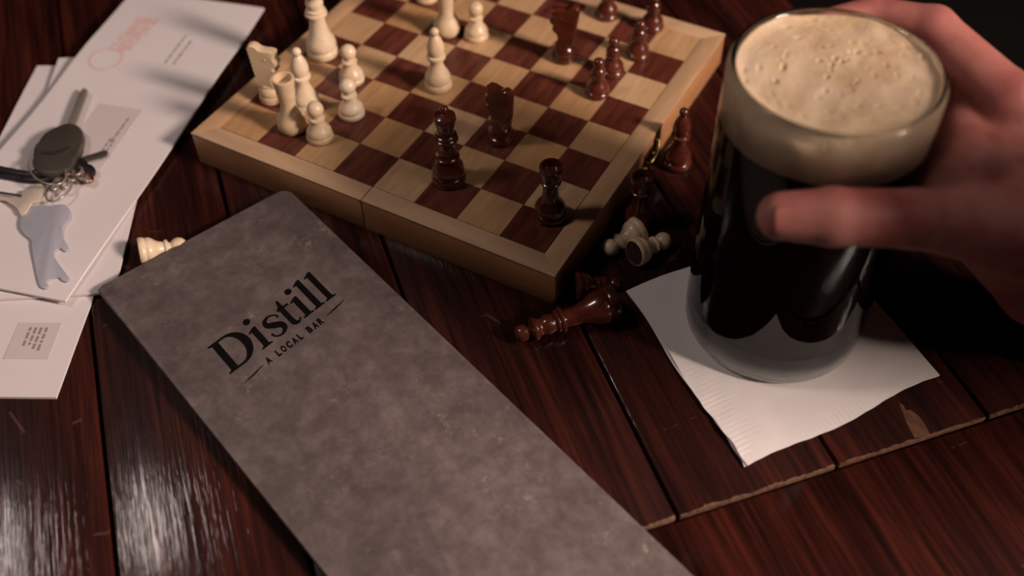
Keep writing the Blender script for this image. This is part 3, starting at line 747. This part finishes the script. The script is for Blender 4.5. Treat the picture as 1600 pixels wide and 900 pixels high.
# ================================================================ HAND
ER = Vector((.876, .4815)); EN = Vector((.49, -.872))
def HP(a, b, z): return (GX + a*ER.x + b*EN.x, GY + a*ER.y + b*EN.y, z)
chains = [                                     # (points (a, b, z), radii, blend group)
    ('thumb', [(-1.0, 1.99, 4.78), (-.28, 2.07, 4.84), (1.02, 1.90, 4.62), (2.7, 1.35, 3.95), (4.6, .9, 2.9)], [.36, .43, .45, .70, 1.0]),
    ('index', [(.35, -2.06, 5.30), (1.15, -2.22, 5.40), (2.05, -1.72, 5.46), (3.05, -.55, 4.88), (4.9, .05, 3.6)], [.27, .30, .37, .50, .85]),
    ('middle', [(-.15, -2.05, 4.35), (.8, -2.12, 4.45), (2.0, -1.6, 4.5), (3.2, -.65, 3.95), (5.0, -.1, 2.9)], [.27, .31, .36, .50, .8]),
    ('ring', [(-.05, -2.05, 3.50), (.8, -2.1, 3.55), (1.95, -1.6, 3.6), (3.25, -.7, 3.15), (5.1, -.05, 2.5)], [.26, .30, .34, .45, .8]),
    ('little', [(.35, -2.0, 2.70), (1.0, -1.95, 2.75), (1.9, -1.5, 2.8), (3.1, -.7, 2.55), (5.1, .1, 2.0)], [.22, .26, .30, .42, .75]),
    ('palm', [(2.35, .35, 4.35), (3.2, .3, 4.0), (5.0, .4, 2.6), (6.2, 1.2, 2.6), (7.0, 2.7, 4.6)], [.52, .80, 1.1, 1.1, 1.1]),
    ('heel', [(2.9, .3, 2.9), (4.4, .7, 1.9), (6.0, 1.0, 1.6)], [.55, .85, 1.0]),
    ('web', [(2.45, -.5, 4.5), (2.15, .35, 4.35), (1.75, 1.2, 4.42)], [.36, .34, .44]),
]
def capsule(P, a, b, ra, rb):
    ab = b-a; t = np.clip(((P-a)@ab)/(ab@ab), 0, 1)
    return np.linalg.norm(P-(a+t[:, None]*ab), axis=1) - (ra+(rb-ra)*t)
def smin(a, b, k): h = np.clip(.5+.5*(b-a)/k, 0, 1); return b*(1-h)+a*h-k*h*(1-h)
SEGS = []
for nm, pts, rad in chains:
    PP = [np.array(HP(*q)) for q in pts]
    SEGS.append((nm, [(PP[i], PP[i+1], rad[i], rad[i+1]) for i in range(len(PP)-1)]))
def chain_sdf(P, segs):
    d = None
    for a, b, ra, rb in segs:
        e = capsule(P, a, b, ra, rb); d = e if d is None else smin(d, e, .10)
    return d
def sdf(P):
    D = {nm: chain_sdf(P, sg) for nm, sg in SEGS}
    f = D['index']
    for nm in ('middle', 'ring', 'little'): f = smin(f, D[nm], .10)
    body = smin(smin(D['palm'], D['heel'], .5), D['web'], .28)
    d = smin(body, f, .28)
    d = smin(d, D['thumb'], .36)
    # press against the glass: stay outside the mug wall
    r = np.hypot(P[:, 0]-GX, P[:, 1]-GY); g = 1.675 - r
    return np.maximum(d, g)
bm = bmesh.new()
for nm, sg in SEGS:
    for a, b, ra, rb in sg:
        n = max(2, int(np.linalg.norm(b-a)/.15))
        for i in range(n+1):
            t = i/n; c = a+(b-a)*t; r = ra+(rb-ra)*t
            q = bmesh.ops.create_icosphere(bm, subdivisions=2, radius=r*1.04, matrix=Matrix.Translation(Vector(c)))
for c, r in (((2.3, .9, 4.35), .5), ((2.1, .1, 4.5), .42), ((3.0, .9, 4.0), .6)):
    bmesh.ops.create_icosphere(bm, subdivisions=2, radius=r, matrix=Matrix.Translation(Vector(HP(*c))))
me0 = bpy.data.meshes.new('h0'); bm.to_mesh(me0); bm.free()
ho = bpy.data.objects.new('h0', me0); COL.objects.link(ho)
md = ho.modifiers.new('r', 'REMESH'); md.mode = 'VOXEL'; md.voxel_size = .065
me1 = bpy.data.meshes.new_from_object(ho.evaluated_get(bpy.context.evaluated_depsgraph_get()))
bpy.data.objects.remove(ho); bpy.data.meshes.remove(me0)
n = len(me1.vertices); V = np.empty(n*3); me1.vertices.foreach_get('co', V); V = V.reshape(-1, 3)
def grad(P):
    g = np.zeros_like(P)
    for k in range(3):
        e = np.zeros(3); e[k] = .01; g[:, k] = (sdf(P+e)-sdf(P-e))/.02
    return g
ed = np.empty(len(me1.edges)*2, dtype=np.int64); me1.edges.foreach_get('vertices', ed); ed = ed.reshape(-1, 2)
for it in range(14):
    if it < 9:                                     # relax, then pull back on the surface
        acc = np.zeros_like(V); cnt = np.zeros(n)
        np.add.at(acc, ed[:, 0], V[ed[:, 1]]); np.add.at(acc, ed[:, 1], V[ed[:, 0]]); np.add.at(cnt, ed[:, 0], 1); np.add.at(cnt, ed[:, 1], 1)
        V = V*.5 + .5*acc/cnt[:, None]
    f = sdf(V); g = grad(V); gn = (g*g).sum(1) + 1e-3
    V -= np.clip(f/gn, -.2, .2)[:, None]*g
me1.vertices.foreach_set('co', ((V*S) + np.array([0, 0, TZ]) - np.array(W(*HP(4.5, .3, 2.6)))).ravel()); me1.update()
me1.name = 'person'
for p_ in me1.polygons: p_.use_smooth = True
me1.materials.clear()
hand = link('person', me1, M_skin); hand.location = W(*HP(4.5, .3, 2.6))
tag(hand, 'bare right hand and forearm reaching in from the right, gripping the beer mug', 'person')
# cloth arm out of view, added and bent to shade the thumb
sl = [HP(6.7, 1.9, 3.4), (20.0, 2.5, 5.2), (20.9, 1.7, 7.8), (22.0, .6, 10.0), (24.6, 1.3, 10.9), (32, 4, 10.5)]
sv = link('shade_sleeve', tube('shade_sleeve', [Vector(q) for q in sl], [1.2, 1.25, 1.3, 1.35, 1.5, 1.8], 28), mat('dark_cloth', (.012, .012, .015), .9), hand)
for v in sv.data.vertices: v.co += Vector((0, 0, TZ)) - hand.location
tag(sv, 'dark cloth arm out of view, added to shade the thumb')
# thumb nail
base = Vector(HP(-.92, 1.98, 4.80)); nrm = (Vector((EN.x, EN.y, .55))).normalized(); ax = Vector((-ER.x, -ER.y, -.02)).normalized(); sd = nrm.cross(ax).normalized()
bm = bmesh.new(); rows = []
for i in range(9):
    row = []
    for j in range(9):
        s, t = -1+2*i/8, -1+2*j/8
        l = .26*s; a_ = t*.7*(1 - .12*max(0, s)**2); rr_ = .388 - .045*(s*.5+.5)
        c = base + ax*(l*(1-.15*abs(t)**3) + .02)
        row.append(bm.verts.new(c*S + (nrm*math.cos(a_) + sd*math.sin(a_))*rr_*S - hand.location + Vector((0, 0, TZ))))
    rows.append(row)
for i in range(8):
    for j in range(8): bm.faces.new((rows[i][j], rows[i+1][j], rows[i+1][j+1], rows[i][j+1]))
nl = link('fingernail', bm_mesh(bm, 'fingernail', True), M_nail, hand)
md = nl.modifiers.new('s', 'SOLIDIFY'); md.thickness = .02*S; md.offset = 0
